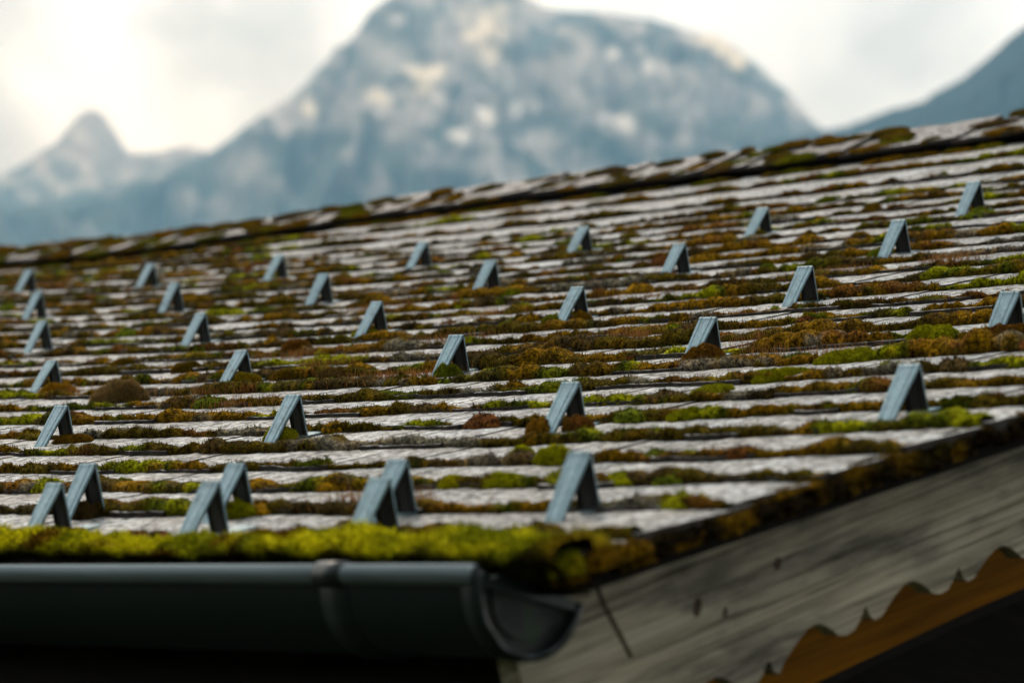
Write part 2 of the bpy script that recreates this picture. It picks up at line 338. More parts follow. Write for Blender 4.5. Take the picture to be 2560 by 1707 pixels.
def main_col(A, tv, V, T, q):
    sk = A*1.9 - tv*150; sk2 = A*1.5 + tv*190
    n1 = fbm(A*1.7, tv*260, 31, 5); n2 = 0.5*fbm(sk*1.5, tv*70, 37, 5)+0.5*fbm(A*1.1, tv*210, 39, 5); n3_ = 0.6*fbm(sk2*3.0, tv*60, 41, 5)+0.4*fbm(sk*3.0, tv*90, 43, 4)
    gul = 1-np.abs(2*fbm(sk*1.3+3, tv*45, 47, 5)-1); gul2 = 1-np.abs(2*fbm(sk2*1.1, tv*60, 49, 5)-1)
    # rock above, dwarf pine and forest below; the tree line falls to the left
    line = np.interp(A, [131, 134, 137, 139, 141, 143, 146], [.300, .290, .279, .277, .268, .262, .252])
    k = sstep((tv-line)/0.020 + (n1-0.5)*4.2, -0.9, 0.9)
    c = FOREST*(1-k[..., None]) + ROCK*k[..., None]
    s = sstep(n2, 0.50, 0.57)*sstep(tv, 0.205, 0.235)*0.60
    c = c*(1-s[..., None]) + PALE*s[..., None]*0.8
    w = sstep(n3_, 0.56, 0.68)*k*0.8
    c = c*(1-w[..., None]) + PALE*w[..., None]
    d = sstep(fbm(A*2.0+7+tv*110, tv*170-A*1.2, 53, 5), 0.52, 0.60)*0.85
    c = c*(1-d[..., None]) + np.array((0.05, 0.085, 0.09))*d[..., None]
    gk = sstep(gul, .80, .95)*0.55 + sstep(gul2, .84, .96)*0.35; gk = np.clip(gk, 0, .8)*(0.35+0.65*k)
    c = c*(1-gk[..., None]) + np.array((0.10, 0.13, 0.15))*gk[..., None]
    P = [(141.33,.2874,.28,.0045,0),(141.05,.2900,.16,.0035,0),(141.976,.2787,.20,.003,0),(141.85,.2742,.14,.002,1),(143.09,.2709,.12,.003,0),(140.12,.2798,.20,.0022,1),
         (139.37,.2867,.14,.003,1),(139.55,.2838,.13,.002,1),(140.50,.2721,.30,.0018,1),(137.85,.2863,.26,.0020,1),(137.61,.2857,.20,.0022,1),(137.415,.3048,.10,.0017,1),(138.10,.3067,.10,.0017,1),(140.4,.3080,.35,.0060,0),(140.25,.3000,.22,.003,0),(136.45,.3172,.28,.0030,0),(136.15,.3150,.25,.0030,0),(135.94,.3122,.22,.0035,0),
         (142.235,.2672,.10,.005,2),(142.26,.2559,.13,.006,2),(144.02,.2478,.6,.0035,2),(144.18,.2347,.30,.003,2),(138.99,.2761,.35,.0035,2),(140.0,.264,.6,.003,2),(136.75,.2935,.7,.0035,2),(139.6,.2905,.3,.003,2),(138.5,.300,.6,.004,2),(140.7,.296,.5,.004,2),(142.0,.292,.5,.005,2)]
    wob = (fbm(A*5, tv*500+A*3, 61, 4)-0.5)*2.4
    for a, t_, ra, rt, kd in P:
        dd = np.sqrt(((A-a)/ra)**2 + ((tv-t_)/rt)**2) + wob
        m = 1-sstep(dd, 0.55, 1.25); m = m*(0.95 if kd < 2 else 0.55)*(V > 0)
        m = m*np.array((0.85, 0.95, 0.7))[kd]; col = (SUNLIT_CREAM, SNOW, PALE)[kd]  # cream kind: sunlit patches of rock, painted as colour
        c = c*(1-m[..., None]) + col*m[..., None]
    return c
def left_col(A, tv, V, T, q):
    n1 = fbm(A*2.5, tv*300, 71, 5)
    line = np.interp(A, [144, 145.2, 146.2, 147, 148.2, 150], [.244, .243, .2365, .233, .232, .24])
    k = sstep((tv-line)/0.009 + (n1-0.5)*2.2, -0.8, 0.8)
    c = FOREST*(1-k[..., None]) + np.array((0.30, 0.30, 0.32))*k[..., None]
    w = sstep(fbm(A*4, tv*500, 75, 4), 0.57, 0.66)*sstep(tv, .214, .228)*0.6
    return c*(1-w[..., None]) + PALE*w[..., None]
def right_col(A, tv, V, T, q):
    n1 = fbm(A*4, tv*500, 81, 4)
    return np.array((0.010, 0.036, 0.050)) + n1[..., None]*np.array((0.014, 0.026, 0.028))  # blue of the haze mixed into the hill's own colour
mountain('mountain', MAIN, 5600, 420, 240, 3400, 2600, 330, main_col, 0.0010, 3)
mountain('mountain', LEFT, 7400, 260, 140, 3600, 2600, 300, left_col, 0.0008, 13)
mountain('hill', RIGHT, 2700, 700, 110, 1500, 1500, 90, right_col, 0.0012, 23)

# ------------------------------------------------------------------ the house
house = empty('house', (0, 0, 0))
tag(house, 'old alpine house with a mossy weathered wood shingle roof and grey scalloped gable boards', 'house')
PITCH = 0.1228; X0, X1 = -5.6, 1.705
butts = [k*PITCH for k in range(-6, 20)] + [2.500, 2.715, 2.93]
butts[0] = -0.705
TB = 0.0046

def tread_z(x, y, k):
    """height of course k's top face"""
    y0 = butts[k]; y1 = butts[k+1] if k+1 < len(butts) else y0+0.15
    u = (y-y0)/(y1-y0)
    t = TB if k > 0 else TB*1.6
    if k >= len(butts)-3: t = 0.007
    return zsurf(x, y) + t*(1-u)

# shingle slabs, course by course
SV, SF, SC, SM = [], [], [], []; nb = 0
NX, NY = 12, 13
for k in range(len(butts)-1):
    y0, y1 = butts[k], butts[k+1]
    x = X0
    ws = []
    while x < X1-0.03:
        w = random.uniform(0.055, 0.15); ws.append((x, min(x+w, X1-0.0))); x += w
    ws[-1] = (ws[-1][0], X1 + random.uniform(-0.006, 0.006))
    for (a, b) in ws:
        gap = random.uniform(0.0002, 0.0012)
        jy = random.gauss(0, 0.0035); jz = abs(random.gauss(0, 0.0006)); tl = random.gauss(0, 0.003); cup = random.uniform(-0.2, 1.0)*0.0016
        jz2 = random.gauss(0, 0.0006)
        xs = np.linspace(a+gap, b-gap, NX); ys = np.linspace(0, 1, NY)
        XX, U = np.meshgrid(xs, ys)
        s = (XX-(a+b)/2)/(b-a)
        edge = (vnoise(XX*60, XX*0+k*3.3, 2)-0.5)*0.006 + (vnoise(XX*16, XX*0+k*1.7, 5)-0.5)*0.010
        YY = y0 + jy + edge*(1-U) + U*(y1+0.035-y0)
        ZZ = tread_z(XX, YY, k) + jz*(1-U) + tl*s*(b-a)*(1-U)*0.6 + cup*(4*s*s-0.5)*(1-U) + jz2
        ZZ = ZZ + (fbm(XX*90, YY*14, 9+k, 3)-0.5)*0.0012 + (fbm(XX*9, YY*7, 19, 3)-0.5)*0.0024 + (vnoise(XX*130, YY*130, 23)-0.5)*0.0010
        top = np.stack([XX, YY, ZZ], -1).reshape(-1, 3)
        fr = np.stack([xs, YY[0]+0.001, ZZ[0]-TB-0.010], -1)          # underside of the front edge
        bk = np.stack([xs, YY[-1], ZZ[-1]-0.006], -1)
        V = np.concatenate([top, fr, bk])
        nt_ = NX*NY; fi = np.arange(nt_, nt_+NX); bi = np.arange(nt_+NX, nt_+2*NX)
        f = []; m = []
        for j in range(NY-1):
            for i in range(NX-1):
                q = j*NX+i; f.append((q, q+1, q+NX+1, q+NX)); m.append(0)
        for i in range(NX-1):
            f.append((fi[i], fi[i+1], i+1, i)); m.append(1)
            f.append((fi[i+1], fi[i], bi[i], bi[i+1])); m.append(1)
        L_ = [j*NX for j in range(NY)]; R_ = [j*NX+NX-1 for j in range(NY)]
        for j in range(NY-1):
            a0 = fi[0] if j == 0 else None
        # side walls as quads: two strips
        side_f = len(V); lo = np.stack([np.full(NY, xs[0]), YY[:, 0], ZZ[:, 0]-np.linspace(TB+0.010, 0.006, NY)], -1)
        hi = np.stack([np.full(NY, xs[-1]), YY[:, -1], ZZ[:, -1]-np.linspace(TB+0.010, 0.006, NY)], -1)
        V = np.concatenate([V, lo, hi])
        for j in range(NY-1):
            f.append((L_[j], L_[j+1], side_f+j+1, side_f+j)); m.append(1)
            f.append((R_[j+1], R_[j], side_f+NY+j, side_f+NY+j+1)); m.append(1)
        tint = random.uniform(0.72, 1.12); warm = random.uniform(-0.03, 0.05)
        SC.append(np.tile(np.array([tint*(1+warm), tint, tint*(1-warm)]), (len(V), 1)))
        SV.append(V); SF.append(np.array(f)+nb); SM += m; nb += len(V)
SV = np.concatenate(SV); SF = np.concatenate(SF); SC = np.concatenate(SC)
roof = mesh_obj('roof', to_world(SV[:, 0], SV[:, 1], SV[:, 2]), SF, [M_SH, M_BUTT], house, cols=SC, midx=SM)

# boards below the shingles so that nothing shows through, and the far slope beyond the ridge
YR, = (3.075,)
d = MB()
nxs = np.linspace(X0, X1-0.012, 40); nys = np.linspace(-0.69, YR, 34)
gx, gy = np.meshgrid(nxs, nys); gz = zsurf(gx, gy)-0.012
P1 = to_world(gx, gy, gz).reshape(-1, 3); P2 = to_world(gx, gy, gz-0.020).reshape(-1, 3)
r, c = gx.shape; idx = np.arange(r*c).reshape(r, c)
F = [tuple(q) for q in np.stack([idx[:-1, :-1], idx[:-1, 1:], idx[1:, 1:], idx[1:, :-1]], -1).reshape(-1, 4)]
F2 = [tuple(np.array(q)[::-1]+r*c) for q in F]
rimf = []
ring = list(idx[0, :]) + list(idx[1:, -1]) + list(idx[-1, -2::-1]) + list(idx[-2:0:-1, 0])
for i in range(len(ring)):
    a, b = ring[i], ring[(i+1) % len(ring)]; rimf.append((b, a, a+r*c, b+r*c))
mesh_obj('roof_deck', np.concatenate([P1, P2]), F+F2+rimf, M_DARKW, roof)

ridge_x = np.linspace(X0, X1, 46)
rz = zsurf(ridge_x, np.full_like(ridge_x, YR))
RW = to_world(ridge_x, YR, rz)                                     # ridge line in world
v = []; 
for (x, y, z) in RW:
    v += [(x, y+0.01, z-0.004), (x, y+3.3, z-0.004-3.3*math.tan(TH)), (x, y+3.3, z-0.05-3.3*math.tan(TH)), (x, y+0.01, z-0.045)]
f = []
for i in range(len(RW)-1):
    for j in range(4):
        f.append((i*4+j, i*4+(j+1) % 4, i*4+4+(j+1) % 4, i*4+4+j))
f += [(3, 2, 1, 0), tuple(len(v)-4+q for q in range(4))]
mesh_obj('rear_slope', np.array(v), f, M_SH, roof, cols=np.full((len(v), 3), 0.8))

# ridge course: side-lapped shingles standing up past the ridge
RV, RF, RC, RM = [], [], [], []; nb = 0
x = X0
while x < X1-0.05:
    w = random.choice([random.uniform(0.08, 0.13), random.uniform(0.12, 0.21)]); xa, xb = x, x+w+0.012; x += w
    if xb > X1: xb = X1
    lift = random.uniform(0.0, 0.006); tl_ = random.uniform(0.002, 0.009); jy = random.gauss(0, 0.006); ln = random.uniform(0.150, 0.178)
    nx, ny = 7, 7
    xs = np.linspace(xa, xb, nx); U = np.linspace(0, 1, ny)
    XX, UU = np.meshgrid(xs, U); s = (XX-xa)/(xb-xa)
    YY = 2.912 + jy + UU*ln + (vnoise(XX*50, UU*3, 8)-0.5)*0.006*(1-UU)
    base_z = zsurf(XX, np.full_like(XX, 2.93))
    ZZ = base_z + 0.024 + UU*ln*0.165 + s*tl_ + lift + (fbm(XX*80, YY*12, 44, 3)-0.5)*0.003
    th_ = 0.009
    top = np.stack([XX, YY, ZZ], -1).reshape(-1, 3); bot = np.stack([XX, YY, ZZ-th_], -1).reshape(-1, 3)
    idx = np.arange(nx*ny).reshape(ny, nx)
    Q = np.stack([idx[:-1, :-1], idx[:-1, 1:], idx[1:, 1:], idx[1:, :-1]], -1).reshape(-1, 4)
    ring = list(idx[0, :]) + list(idx[1:, -1]) + list(idx[-1, -2::-1]) + list(idx[-2:0:-1, 0])
    sides = np.array([(ring[(i+1) % len(ring)], ring[i], ring[i]+nx*ny, ring[(i+1) % len(ring)]+nx*ny) for i in range(len(ring))])
    RF.append(np.concatenate([Q, Q[:, ::-1]+nx*ny, sides])+nb); RM += [0]*len(Q)+[1]*(len(Q)+len(sides))
    RV.append(np.concatenate([top, bot])); nb += 2*nx*ny
    t_ = random.uniform(0.20, 0.48); RC.append(np.tile([t_, t_*0.99, t_*0.97], (2*nx*ny, 1)))
RV = np.concatenate(RV)
mesh_obj('ridge_cap', to_world(RV[:, 0], RV[:, 1], RV[:, 2]), np.concatenate(RF), [M_SH, M_BUTT], roof, cols=np.concatenate(RC), midx=RM)

# packing under the ridge course
b = MB()
for i in range(len(ridge_x)-1):
    xa, xb = ridge_x[i], ridge_x[i+1]; za, zb_ = float(zsurf(xa, 2.93)), float(zsurf(xb, 2.93))
    b.add([lw(xa, 2.930, za-0.02), lw(xb, 2.930, zb_-0.02), lw(xa, 2.930, za+0.014), lw(xb, 2.930, zb_+0.014), lw(xa, 3.06, za+0.030), lw(xb, 3.06, zb_+0.030), lw(xa, 3.085, za-0.05), lw(xb, 3.085, zb_-0.05)],
          [(0, 1, 3, 2), (2, 3, 5, 4), (4, 5, 7, 6)])
b.obj('ridge_batten', M_DARKW, roof)
# gable boards (roof-local outlines in the plane of the gable)
XB = 1.585
def board(name, pts, x0, x1, m, parent):
    b = MB(); b.prism_x([(p[0], p[1]) for p in pts], x0, x1, fn=lw); return b.obj(name, m, parent)
def curve(y, off): return float(zsurf(np.array(1.6), np.array(y))) + off
ysb = list(np.linspace(-0.705, 3.05, 26))
def low(y): return np.interp(y, [-0.72, -0.509, -0.345, -0.167, 0.036, 3.1], [-0.176, -0.164, -0.156, -0.142, -0.135, -0.02])
up_pts = [(y, curve(y, -0.016)) for y in ysb] + [(y, float(low(y))) for y in ysb[::-1]]
up_pts[-1] = (-0.690, float(low(-0.69))); 
barge = board('barge_board', up_pts, XB, XB+0.027, M_BOARD, house)
SCAL = [(-0.461,-0.209),(-0.440,-0.214),(-0.416,-0.215),(-0.404,-0.214),(-0.394,-0.210),(-0.380,-0.200),(-0.374,-0.1935),(-0.368,-0.194),(-0.362,-0.206),(-0.355,-0.206),(-0.348,-0.198),(-0.342,-0.191),(-0.328,-0.185),(-0.314,-0.184),(-0.298,-0.190),(-0.284,-0.198),(-0.271,-0.203),(-0.262,-0.206),(-0.254,-0.205),(-0.245,-0.202),(-0.237,-0.197),(-0.227,-0.1895),(-0.221,-0.1945)]
# the same outline repeats every 0.146 m along the board
per = 0.1465
cyc = [(0.0, -0.203), (0.012, -0.2062), (0.024, -0.2045), (0.034, -0.1975), (0.041, -0.1895), (0.0455, -0.1875), (0.049, -0.199), (0.056, -0.2045), (0.066, -0.2035), (0.076, -0.1975), (0.092, -0.1885), (0.106, -0.183), (0.118, -0.1825), (0.130, -0.188), (0.140, -0.1965)]
sc = []
y = -0.7
start = -0.4165 - per*2
i = 0
while start + i*per < 3.0:
    for (cy, cz) in cyc:
        yy = start + i*per + cy
        if -0.69 < yy < 3.0: sc.append((yy, cz - (0.0095 if yy < -0.36 else 0.0) + float(low(yy)) - float(low(-0.25))*1.0 - 0.0035))
    i += 1
lowpts = [(y, float(low(y))-0.0015) for y in np.linspace(3.0, -0.69, 24)]
board('scalloped_edge', lowpts + sc, XB+0.004, XB+0.024, M_BOARD, barge)
# the rusty drip line where the end block meets the board
st = MB()
pl = [(-0.594, -0.066), (-0.587, -0.085), (-0.580, -0.108), (-0.566, -0.138), (-0.555, -0.163)]
for (a, b) in zip(pl[:-1], pl[1:]):
    w = 0.0022
    st.prism_x([(a[0]-w, a[1]), (a[0]+w, a[1]), (b[0]+w, b[1]), (b[0]-w, b[1])], XB+0.0268, XB+0.0282, fn=lw)
st.obj('drip_stain', M_STAIN, barge)
for (a, b, w, h) in ((-0.461, -0.137, .0050, .0085), (-0.345, -0.120, .0045, .006), (-0.425, -0.150, .0025, .005)):
    kn = MB(); kn.prism_x([(a+w*math.cos(q)+h*0.3*math.sin(q), b+h*math.sin(q)) for q in np.linspace(0, 2*math.pi, 12, endpoint=False)], XB+0.0265, XB+0.0280, fn=lw)
    kn.obj('knot', M_STAIN, barge)
# orange stained inner board
XO = 1.50
OR = [(y, curve(y, -0.05)) for y in np.linspace(-0.60, 3.0, 12)] + [(y, float(np.interp(y, [-0.6, -0.198, -0.104, 0.021, 0.15, 3.0], [-0.31, -0.278, -0.271, -0.262, -0.256, -0.14]))) for y in np.linspace(3.0, -0.60, 12)]
board('inner_board', OR, XO-0.024, XO, M_ORANGE, house)
OR2 = [(y, z+0.0) for y, z in OR[12:]][::-1]
board('board_edge', [(y, z-0.001) for y, z in OR2] + [(y, z-0.012) for y, z in OR2[::-1]], XO-0.024, XO-0.004, M_DARKW, house)
# fascia, soffit, walls
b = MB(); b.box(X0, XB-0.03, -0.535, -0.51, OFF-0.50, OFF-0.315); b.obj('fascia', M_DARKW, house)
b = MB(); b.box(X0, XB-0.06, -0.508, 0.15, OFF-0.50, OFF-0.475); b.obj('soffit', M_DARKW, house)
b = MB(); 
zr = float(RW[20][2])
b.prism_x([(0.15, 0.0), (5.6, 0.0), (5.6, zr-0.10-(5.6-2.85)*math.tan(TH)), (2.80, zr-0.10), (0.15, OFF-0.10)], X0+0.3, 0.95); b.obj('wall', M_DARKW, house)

# ------------------------------------------------------------------ gutter
gut = empty('gutter', (1.64, -0.60, OFF-0.36))
tag(gut, 'dark half-round metal rain gutter hanging below the mossy eave', 'gutter')
gut.rotation_euler = (0, 0, 0)
GL = 7.2; fall = math.atan(0.0205); RG = 0.0628
def gprof(Rr, n=28):
    return [(-Rr*math.cos(a), -Rr*math.sin(a)) for a in np.linspace(0, math.pi, n)]
def gfn(x, y, z):                                      # gutter-local: x<=0 runs left and falls
    return (x, y, z + x*math.tan(fall))
g = MB(); po, pi_ = gprof(RG), gprof(RG-0.0016)
g.prism_x(po + pi_[::-1], -GL, 0, fn=gfn)
trough = g.obj('trough', M_GUT, gut, True)
def tube(mb, pts, rad, n=12):
    b0 = len(mb.v); 
    for (p, q) in zip(pts, range(len(pts))):
        for i in range(n):
            a = 2*math.pi*i/n; mb.v.append((p[0], p[1]+rad*math.cos(a), p[2]+rad*math.sin(a)))
    for q in range(len(pts)-1):
        for i in range(n):
            mb.f.append((b0+q*n+i, b0+q*n+(i+1) % n, b0+(q+1)*n+(i+1) % n, b0+(q+1)*n+i)); mb.m.append(0)
    mb.f.append(tuple(b0+i for i in range(n))[::-1]); mb.m.append(0); mb.f.append(tuple(b0+(len(pts)-1)*n+i for i in range(n))); mb.m.append(0)
g = MB(); tube(g, [gfn(-GL, -RG-0.003, -0.004), gfn(0.001, -RG-0.003, -0.004)], 0.0095, 20)
g.obj('rolled_lip', M_LIP, gut, True)
# end cap: recessed half-round plate with a raised rim, and a folded band along its top
# a shallow pressed ring inside the rim
g = MB(); g.prism_x([(a_, b_*0.95-0.010) for a_, b_ in gprof(RG-0.024, 40)], -0.003, 0.0015, fn=gfn); g.obj('pressed_panel', M_GPL, gut)
g = MB()
g.prism_x([(-y_, z_) for y_, z_ in gprof(RG-0.002)], -0.004, -0.0015, fn=gfn)
g.obj('end_plate', M_GPL, gut)
g = MB()
g.prism_x(gprof(RG+0.003, 48) + gprof(RG-0.0045, 48)[::-1], -0.012, 0.008, fn=gfn); g.obj('rim', M_GUT, gut, True)
g = MB()
g.prism_x([(-RG-0.004, 0.004), (-RG+0.006, 0.001), (-RG+0.016, -0.003), (-RG*0.6, 0.003), (-0.01, 0.006), (RG*0.5, 0.003), (RG+0.001, -0.002), (RG+0.001, -0.008), (0, -0.010), (-RG+0.004, -0.012), (-RG-0.006, -0.010)][::-1], -0.004, 0.007, fn=gfn)
g.obj('top_band', M_GUT, gut)
# joint sleeve and bracket
for xx in (-0.188,):
    g = MB(); g.prism_x([(a*1.0, b_) for a, b_ in gprof(RG+0.0035)] + gprof(RG-0.0005)[::-1], xx-0.018, xx+0.018, fn=gfn)
    tube(g, [gfn(xx-0.018, -RG-0.003, -0.004), gfn(xx+0.018, -RG-0.003, -0.004)], 0.0122, 20)
    g.obj('joint_sleeve', M_GUT, gut, True)
for xx in (-1.25, -2.2, -3.2, -4.2, -5.2, -6.2):
    g = MB(); g.prism_x(gprof(RG+0.005) + gprof(RG-0.0005)[::-1], xx-0.0125, xx+0.0125, fn=gfn); g.obj('bracket', M_GUT, gut, True)

# ------------------------------------------------------------------ snow guards
GU = {
'A': (-.61, [(0.8241, 0.0112), (1.1005, 0.0112), (1.3689, 0.0115)]),
'B': (-.50, [(0.7332, 0.0109), (1.003, 0.0084), (1.2685, 0.0081), (1.5362, 0.0104)]),
'C': (-.03, [(0.0159, 0.0029), (0.5245, 0.0061), (1.0351, 0.0051), (1.55, 0.0033)]),
'D': (.461, [(-0.7026, -0.0008), (-0.2014, 0.0016), (0.2909, 0.0053), (0.7869, 0.0051), (1.2905, 0.0085)]),
'E': (.952, [(-1.4255, 0.0074), (-0.9379, 0.0062), (-0.4529, 0.0057), (0.034, 0.0038), (0.5177, 0.0046)]),
'F': (1.444, [(-2.1446, 0.0092), (-1.6583, 0.0137), (-1.1845, 0.0093), (-0.703, 0.0067), (-0.2163, 0.0048), (0.2806, 0.0069)]),
'G': (1.935, [(-2.882, 0.007), (-2.3948, 0.006), (-1.9244, 0.0039), (-1.4449, 0.0039), (-0.96, 0.0016), (-0.4742, 0.0004), (0.0394, 0.0047)])}
def strip(sec, path, closed_t=0.0012):
    """sweep a strip cross section (x offsets, normal offsets) along a path of (y, z); returns outer+inner shell"""
    path = [np.array(p, float) for p in path]; n = len(path); rows_o, rows_i = [], []
    for i, p in enumerate(path):
        t = (path[min(i+1, n-1)]-path[max(i-1, 0)]); t /= np.linalg.norm(t); nrm = np.array([-t[1], t[0]])
        ro, ri = [], []
        tp = 1.0 if p[0] > -0.003 else 1.0-0.20*min(1, -p[0]/0.046)       # the front strip narrows a little to its foot
        for (sx, sn) in sec:
            X_ = -0.0135 + (sx+0.0135)*tp
            ro.append((X_, *(p+nrm*sn))); ri.append((X_, *(p+nrm*(sn-closed_t))))
        rows_o.append(ro); rows_i.append(ri)
    return rows_o, rows_i
SEC = [(-0.0135, -0.0022), (-0.0130, 0), (-0.0095, 0), (-0.0083, 0.0006), (-0.0070, 0), (0.0065, 0), (0.0078, 0.0008), (0.0092, 0), (0.0150, 0), (0.0155, -0.0022)]
def strip_mesh(name, path, parent):
    o_, i_ = strip(SEC, path); k = len(SEC); n = len(path)
    V = [q for r in o_ for q in r] + [q for r in i_ for q in r]; off = n*k; F = []; Mi = []
    for a in range(n-1):
        for b_ in range(k-1):
            q = a*k+b_; F.append((q, q+1, q+k+1, q+k)); Mi.append(0)
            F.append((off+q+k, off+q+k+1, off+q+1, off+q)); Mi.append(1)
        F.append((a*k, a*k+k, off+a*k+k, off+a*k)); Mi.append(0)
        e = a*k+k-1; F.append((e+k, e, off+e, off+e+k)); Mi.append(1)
    for b_ in range(k-1):
        F.append((b_, off+b_, off+b_+1, b_+1)); Mi.append(0)
        e = (n-1)*k+b_; F.append((e+1, off+e+1, off+e, e)); Mi.append(0)
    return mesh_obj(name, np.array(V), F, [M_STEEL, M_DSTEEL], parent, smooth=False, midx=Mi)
# guard-local frame: origin at the foot of the rear leg on the shingle, z off the roof
HG = 0.056
def make_guard():
    t = empty('snow_guard')
    # front strip: from its foot on the shingle up to the bend
    strip_mesh('front_strip', [(-0.050, -0.004), (-0.034, 0.0150), (-0.0175, 0.0345), (-0.0022, HG-0.0040), (-0.0006, HG-0.0012), (0.0012, HG)], t)
    strip_mesh('rear_leg', [(0.0012, HG), (0.0030, HG-0.0015), (0.0036, HG-0.005), (0.0042, 0.034), (0.0050, 0.014), (0.0056, 0.002)], t)
    b = MB(); b.box(-0.0155, 0.0155, 0.003, 0.042, 0.0002, 0.0022); b.obj('base_plate', M_STEEL, t)
    return t
proto = make_guard()
ordn = ['first', 'second', 'third', 'fourth', 'fifth', 'sixth', 'seventh']
rown = {'A': ('front row at the mossy eave', 'front'), 'B': ('second row up from the eave', 'second'), 'C': ('third row up from the eave', 'third'),
        'D': ('fourth row up from the eave', 'fourth'), 'E': ('fifth row up from the eave', 'fifth'), 'F': ('sixth row up from the eave', 'sixth'), 'G': ('top row nearest the ridge', 'top')}
extra = {('A', 0): ', overlapping one behind it at the far left', ('A', 1): ', its foot sunk in bright moss', ('A', 2): ', rightmost at the eave',
         ('B', 0): ' with a dark moss ball at its foot', ('B', 1): ' with a yellow-green cushion beside its leg', ('B', 2): ' half hidden by the guard in front', ('B', 3): ', blurred, above the gutter end',
         ('C', 0): ' on bare grey wood', ('C', 1): ' with a yellow-green cushion covering its foot', ('C', 2): ' between two rust moss clumps', ('C', 3): ', the big blurred one near the roof corner',
         ('D', 0): ' rising from gold moss at the left', ('D', 1): ' with a golden moss cushion between its legs', ('D', 2): ' beside feathery rust and green moss', ('D', 3): ' behind a large rusty moss mound', ('D', 4): ' cut by the right edge of the photo',
         ('E', 3): ' with bright green moss at its foot', ('E', 4): ' with a small dark moss ball behind it', ('E', 2): ' above an olive cushion'}
for rk, (yb, lst) in GU.items():
    for j, (gx_, apex) in enumerate(lst):
        if rk == 'A' and j == 0: t = proto
        else:
            t = proto.copy(); scn.collection.objects.link(t)
            for ch in proto.children:
                c_ = ch.copy(); scn.collection.objects.link(c_); c_.parent = t
        # the rear leg's top right corner is at local (+0.015, 0, HG)
        gx0 = gx_ - 0.0145
        kk = max(i for i, q in enumerate(butts) if q <= yb)
        zf = float(tread_z(np.array(gx0), np.array(yb), kk))
        ztip = float(poly(np.array(gx_), np.array(yb))) + apex
        p = lw(gx0, yb, zf)
        t.location = p
        t.rotation_euler = (TH, math.radians(random.uniform(-1.5, 1.5)), math.radians(random.uniform(-2.2, 2.2)))
        t.scale = (1, 1, max(0.85, (ztip-zf)/HG))
        n_in = len(lst)
        place = ordn[j] + ' from the left in the ' + rown[rk][0]
        lab = 'blue-grey bent steel snow guard, ' + place + extra.get((rk, j), '')
        tag(t, ' '.join(lab.split()[:16]).rstrip(','), 'snow guard', 'snow guards on the shingle roof')

# ------------------------------------------------------------------ moss
OLIVE = np.array((0.052, 0.038, 0.003)); GOLD = np.array((0.21, 0.115, 0.004)); GREEN = np.array((0.19, 0.20, 0.003)); DKGREEN = np.array((0.055, 0.070, 0.004))
RUST = np.array((0.13, 0.050, 0.014)); BROWN = np.array((0.045, 0.030, 0.012)); GREY = np.array((0.30, 0.29, 0.26)); YELLOW = np.array((0.36, 0.33, 0.004)); STRAW = np.array((0.36, 0.25, 0.11))
def moss_col(x, y, wild=1.0):
    a = fbm(x*9, y*14, 101, 3); b = fbm(x*7+3, y*11, 107, 3); c = fbm(x*11, y*17+9, 113, 3); d = fbm(x*60, y*60, 119, 2)
    col = OLIVE*1.15 + (sstep(a, .42, .60)[..., None])*(GOLD*0.66-OLIVE*1.15)
    k = sstep(b, .58, .66)[..., None]; col = col*(1-k) + DKGREEN*k
    k = sstep(b, .665, .72)[..., None]*wild; col = col*(1-k) + GREEN*k
    k = sstep(c, .62, .70)[..., None]*0.6; col = col*(1-k) + RUST*k
    k = sstep(1-c, .60, .70)[..., None]*0.85; col = col*(1-k) + BROWN*k
    k = sstep(1-b, .60, .68)[..., None]*sstep(y, 2.6, 0.1)[..., None]; k = sstep(1-b, .66, .72)[..., None]*0.7; col = col*(1-k) + GREY*0.5*k
    k = sstep(a*0.5+d*0.5, .60, .68)[..., None]*0.35; col = col*(1-k) + GOLD*k
    f2 = vnoise(x*260, y*260, 7)
    return col*(0.6+0.5*d[..., None]+0.45*f2[..., None])
VIS = lambda y: (np.interp(y, [-0.7, -.6, -.3, 0, .5, 1, 1.5, 2, 2.5, 3], [.6, .73, .28, -.17, -.92, -1.67, -2.42, -3.17, -3.9, -4.7]),
                 np.interp(y, [-0.7, -.3, 0, .5, 1, 1.5, 2, 2.5, 3], [1.66, 1.66, 1.66, 1.26, .85, .44, .03, -.31, -.7]))
MVs, MFs, MCs = [], [], []; nb = 0
BP, BN, BC, BH = [], [], [], []                 # blade seeds
A_ = np.radians(np.linspace(188, 4, 11))
